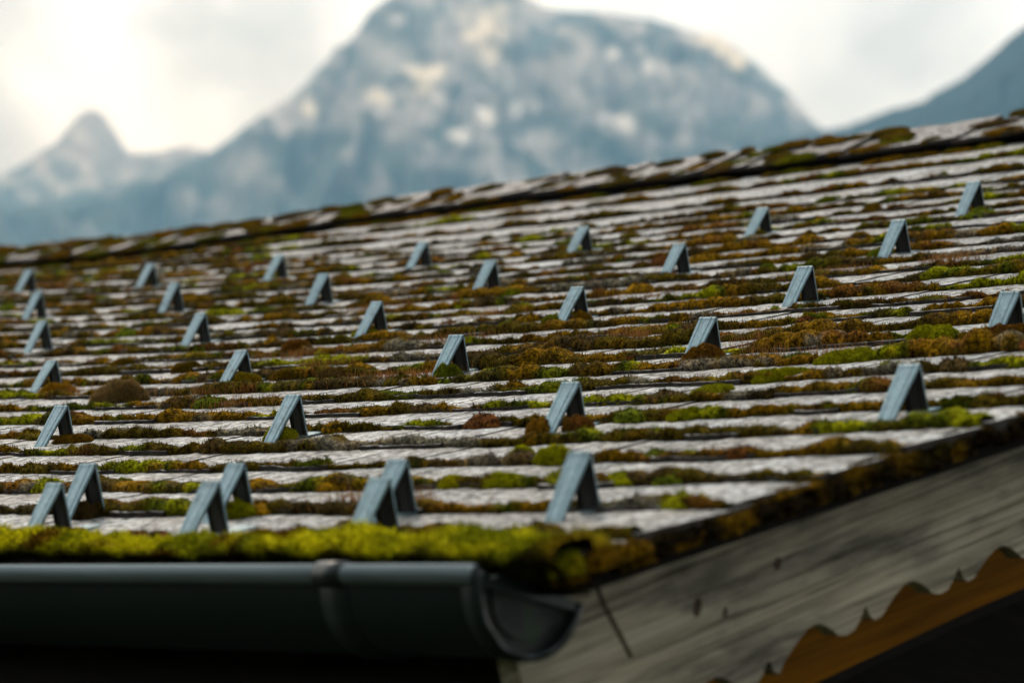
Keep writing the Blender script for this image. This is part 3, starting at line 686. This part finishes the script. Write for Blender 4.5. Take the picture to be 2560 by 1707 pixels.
for k in range(1, len(butts)-1):
    y0 = butts[k]; xl, xr = VIS(y0); xl = max(X0, xl-0.5); xr = min(X1-0.004, xr+0.4)
    segs = [(xl, xr, 0.0032 if y0 < 2.0 else 0.005)]
    if xl > X0+0.05: segs.append((X0, xl, 0.02))
    if xr < X1-0.06: segs.append((xr, X1-0.004, 0.02))
    for (sa, sb, step) in segs:
        xs = np.arange(sa, sb, step); n = len(xs)
        if n < 3: continue
        ky = np.full(n, k*3.37)
        p1 = fbm(xs*7, ky, 131, 3); p2 = fbm(xs*22, ky+.5, 137, 3); p3 = fbm(xs*70, ky, 139, 2); cl = fbm(xs*1.6, np.full(n, y0*1.8), 151, 3)
        dens = 0.71 + (cl-0.5)*0.35 + 0.05*sstep(np.full(n, y0), 1.8, 0.2) - 0.06*sstep(np.full(n, y0), 1.9, 2.6)
        bst = np.zeros(n)
        for (bx_, by_, br_) in ((0.72, 0.66, .22), (1.28, 0.42, .22), (-0.30, 0.70, .28), (0.20, 0.50, .24), (0.45, 1.25, .22), (-0.60, 0.40, .18), (0.95, 0.55, .18)):
            bst = bst + np.exp(-((xs-bx_)**2+((y0-by_)*1.6)**2)/(br_*br_))
        bst = np.clip(bst, 0, 1); dens = dens + 0.16*bst
        m = sstep(p1*0.6+p2*0.4, 1-dens-0.15, 1-dens+0.16)
        lump = 0.40+0.60*np.abs(np.sin(np.cumsum(2*(0.4+p3))*step*38+k))**0.7
        far = 1.0 + 0.10*sstep(np.full(n, y0), 0.2, -0.5)
        h = m*(0.0026 + 0.0066*sstep(p2, .30, .70)*lump + 0.0056*sstep(p1, .45, .68)*lump)*far
        h = h*(1+0.75*bst*sstep(fbm(xs*13, ky+9, 157, 2), .35, .65))
        w = m*(0.006+0.018*sstep(p1, .35, .7))*(1+0.5*bst) + 0.002
        # small vertical tie: where there is no moss the ribbon sinks below the tread
        jag = (vnoise(xs*60, ky*0+k*3.3-0, 2)-0.5)*0.006 + (vnoise(xs*16, ky*0+k*1.7, 5)-0.5)*0.010
        XX = np.repeat(xs[None, :], len(A_), 0); AA = np.repeat(A_[:, None], n, 1)
        YY = y0 + jag + 0.30*w + w*np.cos(AA)*np.where(np.cos(AA) < 0, 0.42, 1.0)
        ZZ = tread_z(XX, np.maximum(YY, y0), k) - 0.0012 + h*np.maximum(np.sin(AA), -0.9) - np.where(m < 0.05, 0.004, 0.0)
        ZZ = np.where(np.sin(AA) < 0.3, ZZ-(m*0.0045), ZZ)
        fn = (n3(XX*330, YY*330, ZZ*330)-0.5)*0.0030 + (n3(XX*140, YY*140, ZZ*140, 3)-0.5)*0.0030
        ZZ = ZZ + fn*np.clip(h/0.004, 0, 1)*np.clip(np.sin(AA)+0.25, 0, 1); YY = YY + fn*np.clip(h/0.004, 0, 1)*0.7
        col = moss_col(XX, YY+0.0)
        kk_ = ((np.cos(AA) < 0)*sstep(-np.sin(AA), -0.62, 0.05)*0.85)[..., None]; col = col*(1-kk_) + BROWN*0.22*kk_      # dark shade line below each moss strip, painted into its colour
        P = np.stack([XX, YY, ZZ], -1).reshape(-1, 3)
        r, c = XX.shape; idx = np.arange(r*c).reshape(r, c)
        F = np.stack([idx[:-1, :-1], idx[:-1, 1:], idx[1:, 1:], idx[1:, :-1]], -1)
        keep = (m[:-1] > 0.02) | (m[1:] > 0.02)
        F = F[:, keep].reshape(-1, 4)
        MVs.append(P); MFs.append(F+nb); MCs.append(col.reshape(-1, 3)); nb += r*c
        if step < 0.01:
            cand = (AA > math.radians(20)) & (AA < math.radians(172)) & (h[None, :] > 0.0030)
            pool = np.flatnonzero(cand.ravel())
            if len(pool):
                q = {True: 1.25, False: 0.45}[-0.35 < y0 < 1.8]
                sel = rng.choice(pool, int(len(pool)*q))
                BP.append(P[sel] + rng.normal(0, 0.0008, (len(sel), 3))); BC.append(col.reshape(-1, 3)[sel])
                nn = np.stack([np.zeros(len(sel)), np.cos(AA.ravel()[sel])*0.9, np.maximum(np.sin(AA.ravel()[sel]), 0.1)], -1); BN.append(nn)
                BH.append(np.full(len(sel), 0.0034))
def dome_raw(cx, cy, rx, hgt, col, seed, nu=20, nv=8):
    u = np.linspace(0, 2*math.pi, nu, endpoint=False); v = np.linspace(0, 1, nv); UU, VV = np.meshgrid(u, v)
    rad = np.sin(VV*math.pi*0.56); up = np.cos(VV*math.pi*0.56); ir = 1+0.5*(n3(np.cos(UU)*1.6+5+seed, np.sin(UU)*1.6+5, VV*0+seed)-0.5)*2
    X_ = cx + rx*rad*ir*np.cos(UU); Y_ = cy + min(rx*0.55, 0.02)*rad*ir*np.sin(UU)
    Z_ = zsurf(X_, Y_) + 0.001 + hgt*up*(1+(n3(X_*90, Y_*90, up*3, seed)-0.5)*0.55+(n3(X_*330, Y_*330, up*9, seed)-0.5)*0.4)
    idx = np.arange(nu*nv).reshape(nv, nu); nxt = np.roll(idx, -1, 1)
    F_ = np.stack([idx[:-1], idx[1:], nxt[1:], nxt[:-1]], -1).reshape(-1, 4)
    C_ = col*(0.5+0.9*n3(X_*240, Y_*240, Z_*240, 5)[..., None])
    rr_ = np.stack([rad*np.cos(UU), rad*np.sin(UU), up+.2], -1)
    return np.stack([X_, Y_, Z_], -1).reshape(-1, 3), F_, C_.reshape(-1, 3), rr_.reshape(-1, 3)
PAL = [OLIVE*1.5, OLIVE*1.2, GOLD*0.55, GOLD*0.75, DKGREEN*1.3, DKGREEN*1.8, BROWN*1.6, RUST*0.8, GREEN*0.8, GREEN*1.0, GOLD*0.9, OLIVE*1.8]
for i in range(700):
    k = random.randint(1, len(butts)-4); y0 = butts[k]; xl, xr = VIS(y0)
    cx = random.uniform(max(X0+.05, xl-0.3), min(X1-0.05, xr+0.3)); dn = float(fbm(np.array(cx*1.6), np.array(y0*1.8), 151, 3))
    if random.random() > (0.25+1.5*(dn-0.3))*float(np.interp(y0, [-1, 1.0, 1.7, 3], [1, 1, .45, .2])): continue
    rx = random.choice([random.uniform(.008, .018), random.uniform(.014, .034)]); hg = rx*random.uniform(.22, .38)
    P_, F_, C_, N_ = dome_raw(cx, y0+random.uniform(.004, .016), rx, hg+0.003, random.choice(PAL), i)
    MVs.append(P_); MFs.append(F_+nb); MCs.append(C_); nb += len(P_)
    nbld = int(rx*hg*1.3e6); sel = rng.choice(len(P_), nbld)
    BP.append(P_[sel]+rng.normal(0, .0012, (nbld, 3))); BN.append(N_[sel]); BC.append(C_[sel]); BH.append(np.full(nbld, .0032))
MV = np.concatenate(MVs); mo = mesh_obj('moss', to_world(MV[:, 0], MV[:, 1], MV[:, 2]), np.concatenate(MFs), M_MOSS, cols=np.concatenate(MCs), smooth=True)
tag(mo, 'strips of olive, gold and rusty moss growing along every shingle course', 'moss', kind='stuff')

def blades(name, P, Nn, C, H, wid=0.0006, spread=0.45, label=None, cat=None, parent=None):
    n = len(P); d = Nn + rng.normal(0, spread, (n, 3)); d[:, 2] = np.abs(d[:, 2])+0.15; d /= np.linalg.norm(d, axis=1, keepdims=True)
    a = rng.random(n)*2*math.pi; s = np.stack([np.cos(a), np.sin(a), np.zeros(n)], -1)*(wid*(0.6+0.8*rng.random(n)))[:, None]
    hh = (H*(0.5+rng.random(n)))[:, None]
    b0 = P - d*0.0008 - s; b1 = P - d*0.0008 + s; tip = P + d*hh + rng.normal(0, 0.0003, (n, 3))
    V = np.stack([b0, b1, tip], 1).reshape(-1, 3); F = np.arange(3*n).reshape(-1, 3)
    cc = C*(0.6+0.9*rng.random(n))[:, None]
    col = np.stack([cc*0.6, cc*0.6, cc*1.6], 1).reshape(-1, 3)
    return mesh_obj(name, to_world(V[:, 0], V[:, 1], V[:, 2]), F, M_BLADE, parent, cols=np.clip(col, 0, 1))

def dome(cx, cy, rx, hgt, col, ry=None, seed=0, zb=None, nu=46, nv=16, bl=1.0, blh=0.004, blc=None, zoff=0.0, lump=0.35):
    """moss cushion: rough half-dome on the shingles; returns verts, faces, colours, blade seeds (roof-local)"""
    ry = ry or rx*0.62
    u = np.linspace(0, 2*math.pi, nu, endpoint=False); v = np.linspace(0, 1, nv)
    UU, VV = np.meshgrid(u, v)
    rad = np.sin(VV*math.pi*0.56); up = np.cos(VV*math.pi*0.56)
    ir = 1+0.42*(n3(np.cos(UU)*1.6+5+seed, np.sin(UU)*1.6+5, VV*0+seed)-0.5)*2
    XX = cx + rx*rad*ir*np.cos(UU); YY = cy + ry*rad*ir*np.sin(UU)
    bump_ = (n3(XX*55, YY*55, up*2, seed)-0.5)*lump*1.2 + (n3(XX*130, YY*130, up*4, seed)-0.5)*0.4 + (n3(XX*330, YY*330, up*9, seed+1)-0.5)*0.25
    ZZ = zsurf(np.full_like(XX, cx), np.full_like(YY, cy)) + (zoff) + hgt*(up*(1+bump_)) + 0.02*0
    ZZ = ZZ + (zsurf(XX, YY) - zsurf(np.full_like(XX, cx), np.full_like(YY, cy)))
    n_ = n3(XX*200, YY*200, ZZ*200, 5)[..., None]; m_ = n3(XX*45, YY*45, ZZ*45, 9)[..., None]
    C = col*(0.72+0.6*n_); alt = (blc if blc is not None else GOLD); C = C*(1-0.45*sstep(m_, .5, .8)) + alt*0.45*sstep(m_, .5, .8)
    P = np.stack([XX, YY, ZZ], -1).reshape(-1, 3); C = C.reshape(-1, 3)
    idx = np.arange(nu*nv).reshape(nv, nu); nxt = np.roll(idx, -1, 1)
    F = np.stack([idx[:-1], idx[1:], nxt[1:], nxt[:-1]], -1).reshape(-1, 4)
    area = math.pi*rx*(ry+hgt); nbld = int(area*1.9e6*bl)
    sel = rng.choice(nu*nv, nbld); uu = rng.random(nbld)*2*math.pi; vv = np.arccos(rng.random(nbld)*0.98)/(math.pi*0.56); vv = np.clip(vv, 0, 1)
    iv = np.clip((vv*(nv-1)).astype(int), 0, nv-1); iu = (uu/(2*math.pi)*nu).astype(int) % nu; ii = iv*nu+iu
    iu2 = (iu+1) % nu; iv2 = np.clip(iv+1, 0, nv-1); a_ = rng.random(nbld)[:, None]; b_ = rng.random(nbld)[:, None]
    PP = (P[iv*nu+iu]*(1-a_)+P[iv*nu+iu2]*a_)*(1-b_) + (P[iv2*nu+iu]*(1-a_)+P[iv2*nu+iu2]*a_)*b_
    rr = np.sin(vv*math.pi*.56); Nn = np.stack([rr*np.cos(uu), rr*np.sin(uu), np.cos(vv*math.pi*.56)+.2], -1)
    return P, F, C, (PP, Nn, C[ii], np.full(nbld, blh))

# distinct cushions: x, y, half width, height, colour, blade length, tip colour, label
CU = [
(-0.326,0.312,0.050,0.030,(BROWN*1.1+GOLD*0.3),0.0085,STRAW,'big round moss mound with straw-coloured tips, left of the focus area'),
(-0.454,0.757,0.034,0.020,GOLD*0.7,0.0085,RUST*1.5,'shaggy orange moss mound above a steel guard, left of centre'),
(1.115,0.500,0.042,0.020,GREEN,0.003,YELLOW*0.8,'smooth bright green moss dome near the right edge of the photo'),
(0.498,-0.052,0.030,0.020,GREEN*0.9,0.003,YELLOW,'yellow-green cushion covering the foot of a third-row guard'),
(0.803,0.413,0.034,0.026,GOLD*0.75,0.003,RUST,'rust and olive mound against a fourth-row guard right of centre'),
(0.015,1.396,0.020,0.011,DKGREEN*1.4,0.003,GREEN,'small olive cushion right below a sixth-row guard'),
(1.252,-0.355,0.030,0.014,GREEN,0.003,YELLOW,'long green cushion just left of the blurred guard above the gutter end'),
(1.177,-0.361,0.022,0.013,YELLOW*0.7,0.003,YELLOW,'small yellow-green cushion, left one of a pair behind the eave guards'),
(1.203,-0.241,0.027,0.018,GREEN*0.95,0.003,YELLOW,'yellow-green dome touching the top of the blurred front guard'),
(1.109,-0.198,0.016,0.012,GREEN,0.003,YELLOW,'small green lump left of a larger yellow-green dome'),
(1.172,0.006,0.026,0.013,GREEN*0.8,0.003,YELLOW*0.7,'green cushion right of the guard between two rust clumps'),
(1.187,-0.108,0.022,0.012,DKGREEN*1.8,0.003,GREEN,'green cushion with brown neighbour below a rust clump'),
(0.554,-0.338,0.018,0.012,DKGREEN*1.7,0.003,GREEN,'lone green button of moss on grey wood near the left eave'),
(0.711,-0.508,0.018,0.019,BROWN*1.6,0.003,GOLD*0.6,'dark olive moss ball under the leftmost second-row guard'),
(0.988,-0.508,0.024,0.018,GREEN,0.003,YELLOW,'bright cushion right of the second guard in the second row'),
(-0.147,0.493,0.030,0.014,OLIVE*1.5,0.004,GOLD,'low olive cushion right of the golden guard cushion'),
(-0.045,0.498,0.032,0.012,BROWN*1.8,0.004,GOLD*0.8,'long brown-olive cushion at the left of centre'),
(-0.190,0.440,0.026,0.018,GOLD*0.75,0.004,YELLOW*0.7,'golden moss cushion between the legs of a fourth-row guard'),
(-0.620,0.395,0.036,0.018,GOLD*0.75,0.006,GOLD*1.6,'orange-gold moss mound below the leftmost fourth-row guard'),
(0.284,0.430,0.026,0.018,DKGREEN*1.6,0.004,GREEN,'mottled green cushion around the third guard of the fourth row'),
(-0.005,0.912,0.028,0.015,DKGREEN*1.6,0.0035,GREEN,'green cushion at the left foot of a fifth-row guard'),
(0.045,0.930,0.019,0.016,GOLD*0.6,0.0035,GOLD,'small rusty cushion under the bend of a fifth-row guard'),
(-0.480,0.930,0.026,0.014,GREEN*0.75,0.0035,YELLOW*0.8,'yellow-green cushion at the foot of a fifth-row guard left of centre'),
(0.529,0.499,0.016,0.010,GREEN*0.95,0.003,GREEN,'small bright green button, left of a pair right of centre'),
(0.633,0.501,0.016,0.009,GREEN*0.75,0.003,GREEN,'small green button beside the rusty mound'),
(-0.680,2.337,0.028,0.012,DKGREEN*1.7,0.003,GREEN,'flat green cushion high on the roof near the ridge'),
(-0.367,2.106,0.028,0.013,OLIVE*2,0.003,GOLD,'olive cushion high on the roof left of the top-row end guard'),
(1.000,-0.066,0.024,0.020,GOLD*0.9,0.003,RUST*1.5,'orange-brown clump under the third guard of the third row'),
(1.045,-0.050,0.020,0.020,RUST*1.1,0.003,GOLD,'rust clump between the legs of the third guard of the third row'),
(-0.566,0.613,0.035,0.016,OLIVE*1.4,0.004,GOLD,'olive hummock left of the shaggy orange moss'),
(-0.890,0.728,0.026,0.010,OLIVE*1.6,0.004,GOLD,'low olive hummock near the left edge of the photo'),
(-0.767,1.409,0.030,0.018,OLIVE*1.5,0.003,GREEN,'olive cushion left of the fourth sixth-row guard'),
(1.096,0.374,0.046,0.014,GREEN*0.85,0.003,YELLOW*0.8,'long bright green cushion below the green dome at right'),
(1.307,0.415,0.046,0.026,GOLD*0.55,0.004,RUST,'large brown-gold mound at the right edge beside a cut-off guard'),
(0.505,0.965,0.014,0.013,BROWN*1.2,0.003,GREEN*0.4,'small dark moss ball behind the last fifth-row guard'),
(0.210,1.460,0.024,0.013,DKGREEN*1.7,0.003,GREEN,'green cushion around the foot of the last sixth-row guard'),
(-0.136,0.942,0.017,0.011,GREEN*0.7,0.003,GREEN,'small green cushion between two fifth-row guards'),
(-0.996,1.042,0.014,0.012,GREEN*0.8,0.003,YELLOW*0.6,'small yellow-green button near the second fifth-row guard'),
(1.590,-0.468,0.028,0.011,GOLD*0.6,0.003,YELLOW*0.6,'rusty green cushion right of the blurred guard at the roof corner'),
(1.075,0.262,0.048,0.012,GREEN*0.85,0.003,YELLOW*0.7,'long low bright green cushion two courses below the green dome'),
(1.051,0.173,0.036,0.011,GREEN*0.9,0.003,YELLOW*0.6,'low green cushion three courses below the green dome'),
(1.400,0.282,0.015,0.008,DKGREEN*1.8,0.003,GREEN,'small green button on bare wood at the right edge'),
(1.290,-0.600,0.022,0.014,YELLOW*0.75,0.003,YELLOW,'yellow cushion just above the eave fringe, middle of the gutter'),
(0.020,-0.030,0.030,0.012,GOLD*0.7,0.004,GOLD,'gold cushion in front of the leftmost third-row guard'),
(-0.560,1.345,0.024,0.012,GREEN*0.6,0.003,GREEN,'green cushion right of the fourth sixth-row guard'),
(0.055,1.905,0.024,0.012,DKGREEN*1.7,0.003,GOLD,'green cushion at the foot of the rightmost top-row guard'),
(-0.480,1.905,0.022,0.010,GREEN*0.6,0.003,GOLD,'green cushion under the sixth guard of the top row'),
]
for i, (cx, cy, rx, hg, colr, bh, tipc, lab) in enumerate(CU):
    P, F, C, (bp, bn, bc, bhh) = dome(cx, cy, rx, hg*0.95, colr, seed=i+1, bl=1.0, blh=bh*0.6, blc=tipc*0.7, zoff=0.0)
    o = mesh_obj('moss_cushion', to_world(P[:, 0], P[:, 1], P[:, 2]), F, M_MOSS, cols=C, smooth=True)
    tag(o, lab, 'moss cushion', 'moss cushions on the shingle roof')
    t = blades('moss_tips', bp, bn, bc*0.6+tipc*0.4, bhh, 0.00055, 0.35, parent=o)

# rusty sporophyte tufts (long thin stalks) in patches
SP = [(-0.40, 0.72, .10, .03), (-0.20, 0.62, .12, .03), (0.16, 0.42, .10, .035), (0.24, 0.44, .05, .03), (0.86, 0.50, .12, .03), (0.98, 0.40, .10, .03), (0.50, 1.30, .10, .03), (0.25, 1.25, .08, .03), (-0.60, 0.40, .05, .03), (-0.10, 0.80, .12, .04), (0.40, 0.70, .10, .03), (0.74, 0.62, .08, .03), (-0.35, 1.10, .12, .04), (0.0, 1.15, .15, .04), (-0.85, 1.30, .10, .04), (1.15, -0.45, .10, .03), (0.05, 0.25, .10, .03), (-0.2, .37, .1, .03)]
pp = []
for (cx, cy, sx, sy) in SP:
    n = 900; X = rng.normal(cx, sx*0.6, n); Y = rng.normal(cy, sy*0.7, n)
    keep = fbm(X*40, Y*40, 171, 2) > 0.5; X, Y = X[keep], Y[keep]
    pp.append(np.stack([X, Y, zsurf(X, Y)+0.004], -1))
pp = np.concatenate(pp); cc = np.where((rng.random(len(pp)) < 0.7)[:, None], np.array((0.30, 0.12, 0.04)), np.array((0.34, 0.20, 0.03)))
n = len(pp)
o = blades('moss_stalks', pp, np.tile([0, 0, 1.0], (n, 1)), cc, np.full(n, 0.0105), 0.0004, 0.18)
tag(o, 'thin rust-coloured moss stalks standing in patches on the roof', 'moss stalks', kind='stuff')
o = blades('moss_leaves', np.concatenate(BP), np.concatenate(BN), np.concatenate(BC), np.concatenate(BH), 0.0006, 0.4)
tag(o, 'tiny moss leaves covering the moss strips on the shingle edges', 'moss', kind='stuff')

# eave fringe: thick moss hanging over the lowest course
xs = np.arange(X0, X1+0.012, 0.005); n = len(xs)
q1 = fbm(xs*5, xs*0, 181, 3); q2 = fbm(xs*17, xs*0+4, 187, 3); q3 = fbm(xs*32, xs*0+2, 191, 2)
A2 = np.radians(np.linspace(262, 6, 26)); XX = np.repeat(xs[None], len(A2), 0); AA = np.repeat(A2[:, None], n, 1)
taper = np.interp(xs, [1.65, X1-0.01, X1+0.012], [1, 1, .7])
hu = (0.016 + 0.020*(q2-0.35) + 0.010*(q3-.5))*taper; wd = (0.034+0.014*(q1-0.5)+0.012*(q2-0.5)); hang = 0.003+0.07*np.clip(q1*0.3+q2*0.7-0.40, 0, 1)+0.045*(q3-0.5); hang = np.maximum(hang, 0.003) + 0.010*sstep(xs, 1.45, 1.60)
sA, cA = np.sin(AA), np.cos(AA)
YY = -0.690 + wd*cA*np.where(cA < 0, 1.15, 1.1)*(1-(0.85-0.5*sstep(XX, 1.45, 1.6))*sstep(-sA, -0.75, 0.4)*(cA < 0)); ZZ = zsurf(XX, np.full_like(XX, -0.70)) + np.where(sA > 0, hu*sA, hang*sA) + 0.001
fn = (n3(XX*38, YY*38, ZZ*38, 4)-0.5)*0.020 + (n3(XX*110, YY*110, ZZ*110)-0.5)*0.009 + (n3(XX*300, YY*300, ZZ*300)-0.5)*0.004
YY = YY + fn*cA; ZZ = ZZ + fn*np.maximum(sA, 0)
cA1 = sstep(fbm(XX*6, AA*.6, 197, 3), .36, .56)[..., None]
cA1 = cA1*sstep(fbm(XX*19, AA*0.9, 199, 3), .36, .60)[..., None]
fc = GREEN*1.0*(1-cA1) + YELLOW*1.3*cA1; k_ = sstep(fbm(XX*14+5, AA*.8, 201, 3), .60, .70)[..., None]*(1-sstep(XX, 1.30, 1.42))[..., None]; fc = fc*(1-k_) + GOLD*0.55*k_
k_ = (sstep(XX, 1.67, 1.72)[..., None])*0.8; fc = fc*(1-k_) + GOLD*k_*0.9
old = sstep(-sA + (fbm(XX*26, AA*0.3, 211, 3)-0.5)*1.3, -0.80, -0.15)[..., None]; fc = fc*(1-old*0.9) + BROWN*0.25*old*0.9    # old: mask of the shade under the fringe, painted in as near-black brown
P = np.stack([XX, YY, ZZ], -1).reshape(-1, 3); r, c = XX.shape; idx = np.arange(r*c).reshape(r, c)
F = np.stack([idx[:-1, :-1], idx[:-1, 1:], idx[1:, 1:], idx[1:, :-1]], -1).reshape(-1, 4)
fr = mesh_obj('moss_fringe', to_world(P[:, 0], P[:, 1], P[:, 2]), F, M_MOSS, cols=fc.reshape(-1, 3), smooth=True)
tag(fr, 'thick bright yellow-green moss fringe hanging over the eave above the gutter', 'moss', kind='stuff')
vis = np.flatnonzero((XX.ravel() > 0.4))
sel = rng.choice(vis, 60000)
nn = np.stack([np.zeros(len(sel)), cA.ravel()[sel], sA.ravel()[sel]], -1)
t = blades('fringe_tips', P[sel]+rng.normal(0, .001, (len(sel), 3)), nn*1.5, fc.reshape(-1, 3)[sel], np.full(len(sel), .005), .0008, .3, parent=fr)

# verge moss: dark clumps along the gable edge and on the ridge
def clumps(name, specs, label):
    V_, F_, C_ = [], [], []; b0 = 0; bb = [[], [], [], []]
    for i, (cx, cy, rx, ry, hg, colr, zo) in enumerate(specs):
        P, F, C, bl_ = dome(cx, cy, rx, hg, colr, ry=ry, seed=200+i, nu=18, nv=8, bl=0.22, blh=.003, zoff=zo)
        V_.append(P); F_.append(F+b0); C_.append(C); b0 += len(P)
        for q in range(4): bb[q].append(bl_[q])
    V_ = np.concatenate(V_); o = mesh_obj(name, to_world(V_[:, 0], V_[:, 1], V_[:, 2]), np.concatenate(F_), M_MOSS, cols=np.concatenate(C_), smooth=True)
    tag(o, label, 'moss', kind='stuff')
    blades('moss_tips', np.concatenate(bb[0]), np.concatenate(bb[1]), np.concatenate(bb[2]), np.concatenate(bb[3]), .0007, .35, parent=o)
sp = []
yv = -0.66
while yv < 2.9:
    bright = yv < -0.35
    for _ in range(2):
        sp.append((X1-0.010+random.uniform(-.008, .006), yv+random.uniform(-.015, .015), random.uniform(.007, .013), random.uniform(.010, .030), random.uniform(.003, .0065),
                   (GOLD*0.5 if bright and random.random() < .7 else BROWN*random.uniform(.2, .7) if random.random() < .6 else OLIVE*0.7), -0.004 if random.random() < .6 else -0.012))
    yv += 0.022
sp += [(1.702, -0.700, .016, .020, .016, GREEN*0.7, -.006), (1.712, -0.672, .012, .028, .016, GOLD*0.6, -.008), (1.712, -0.635, .010, .026, .012, GOLD*0.4, -.008)]
yv = -0.69
while yv < 2.9:
    for _ in range(3):
        sp.append((X1+random.uniform(-.004, .004), yv+random.uniform(-.012, .012), random.uniform(.005, .010), random.uniform(.008, .022), random.uniform(.006, .012),
                   (GOLD*0.35 if yv < -0.45 and random.random() < .3 else BROWN*random.uniform(.1, .4) if random.random() < .7 else OLIVE*0.4), random.uniform(-.022, -.008)))
    yv += 0.020
clumps('verge_moss', sp, 'dark olive moss lining the sloping gable edge of the shingles')
sp = []
xv = X0
while xv < X1-0.05:
    left = np.interp(xv, [-4.2, -3.2, -2.4, 1], [1.0, .55, .30, .30])
    if random.random() < 0.55+0.4*left:
        yy = random.choice([2.93, 2.96, 3.00, 3.03, 3.045]); sp.append((xv, yy, random.uniform(.02, .055)*(1+0.5*left), random.uniform(.012, .025)*(1+left), random.uniform(.006, .012)*(0.7+left*0.7), random.choice([OLIVE*2, GOLD*.8, GREEN*.6, BROWN*2, OLIVE*1.6]), 0.024+(yy-2.912)*0.165-0.001))
    if random.random() < 0.30:
        sp.append((xv, 2.885+random.uniform(-.01, .01), random.uniform(.03, .07), .014, .010, random.choice([OLIVE*1.4, GOLD*.7, GREEN*.5]), 0.0))
    xv += 0.022
clumps('ridge_moss', sp, 'olive and gold moss growing between the ridge shingles')

# ------------------------------------------------------------------ haze between here and the mountains
hz = MB(); hz.box(-9500, 300, -300, 7500, -1.0, 2150)
ho = hz.obj('haze', [], None)
mh = bpy.data.materials.new('haze'); mh.use_nodes = True; t = mh.node_tree; t.nodes.remove(t.nodes['Principled BSDF'])
pv = t.nodes.new('ShaderNodeVolumePrincipled'); pv.inputs['Color'].default_value = (0.30, 0.64, 1.0, 1); pv.inputs['Density'].default_value = 0.00017; pv.inputs['Absorption Color'].default_value = (1, 1, 1, 1)
pv.inputs['Anisotropy'].default_value = 0.0
t.links.new(pv.outputs[0], t.nodes['Material Output'].inputs['Volume']); ho.data.materials.append(mh)
tag(ho, 'thin blue mountain air filling the valley', 'haze', kind='stuff')
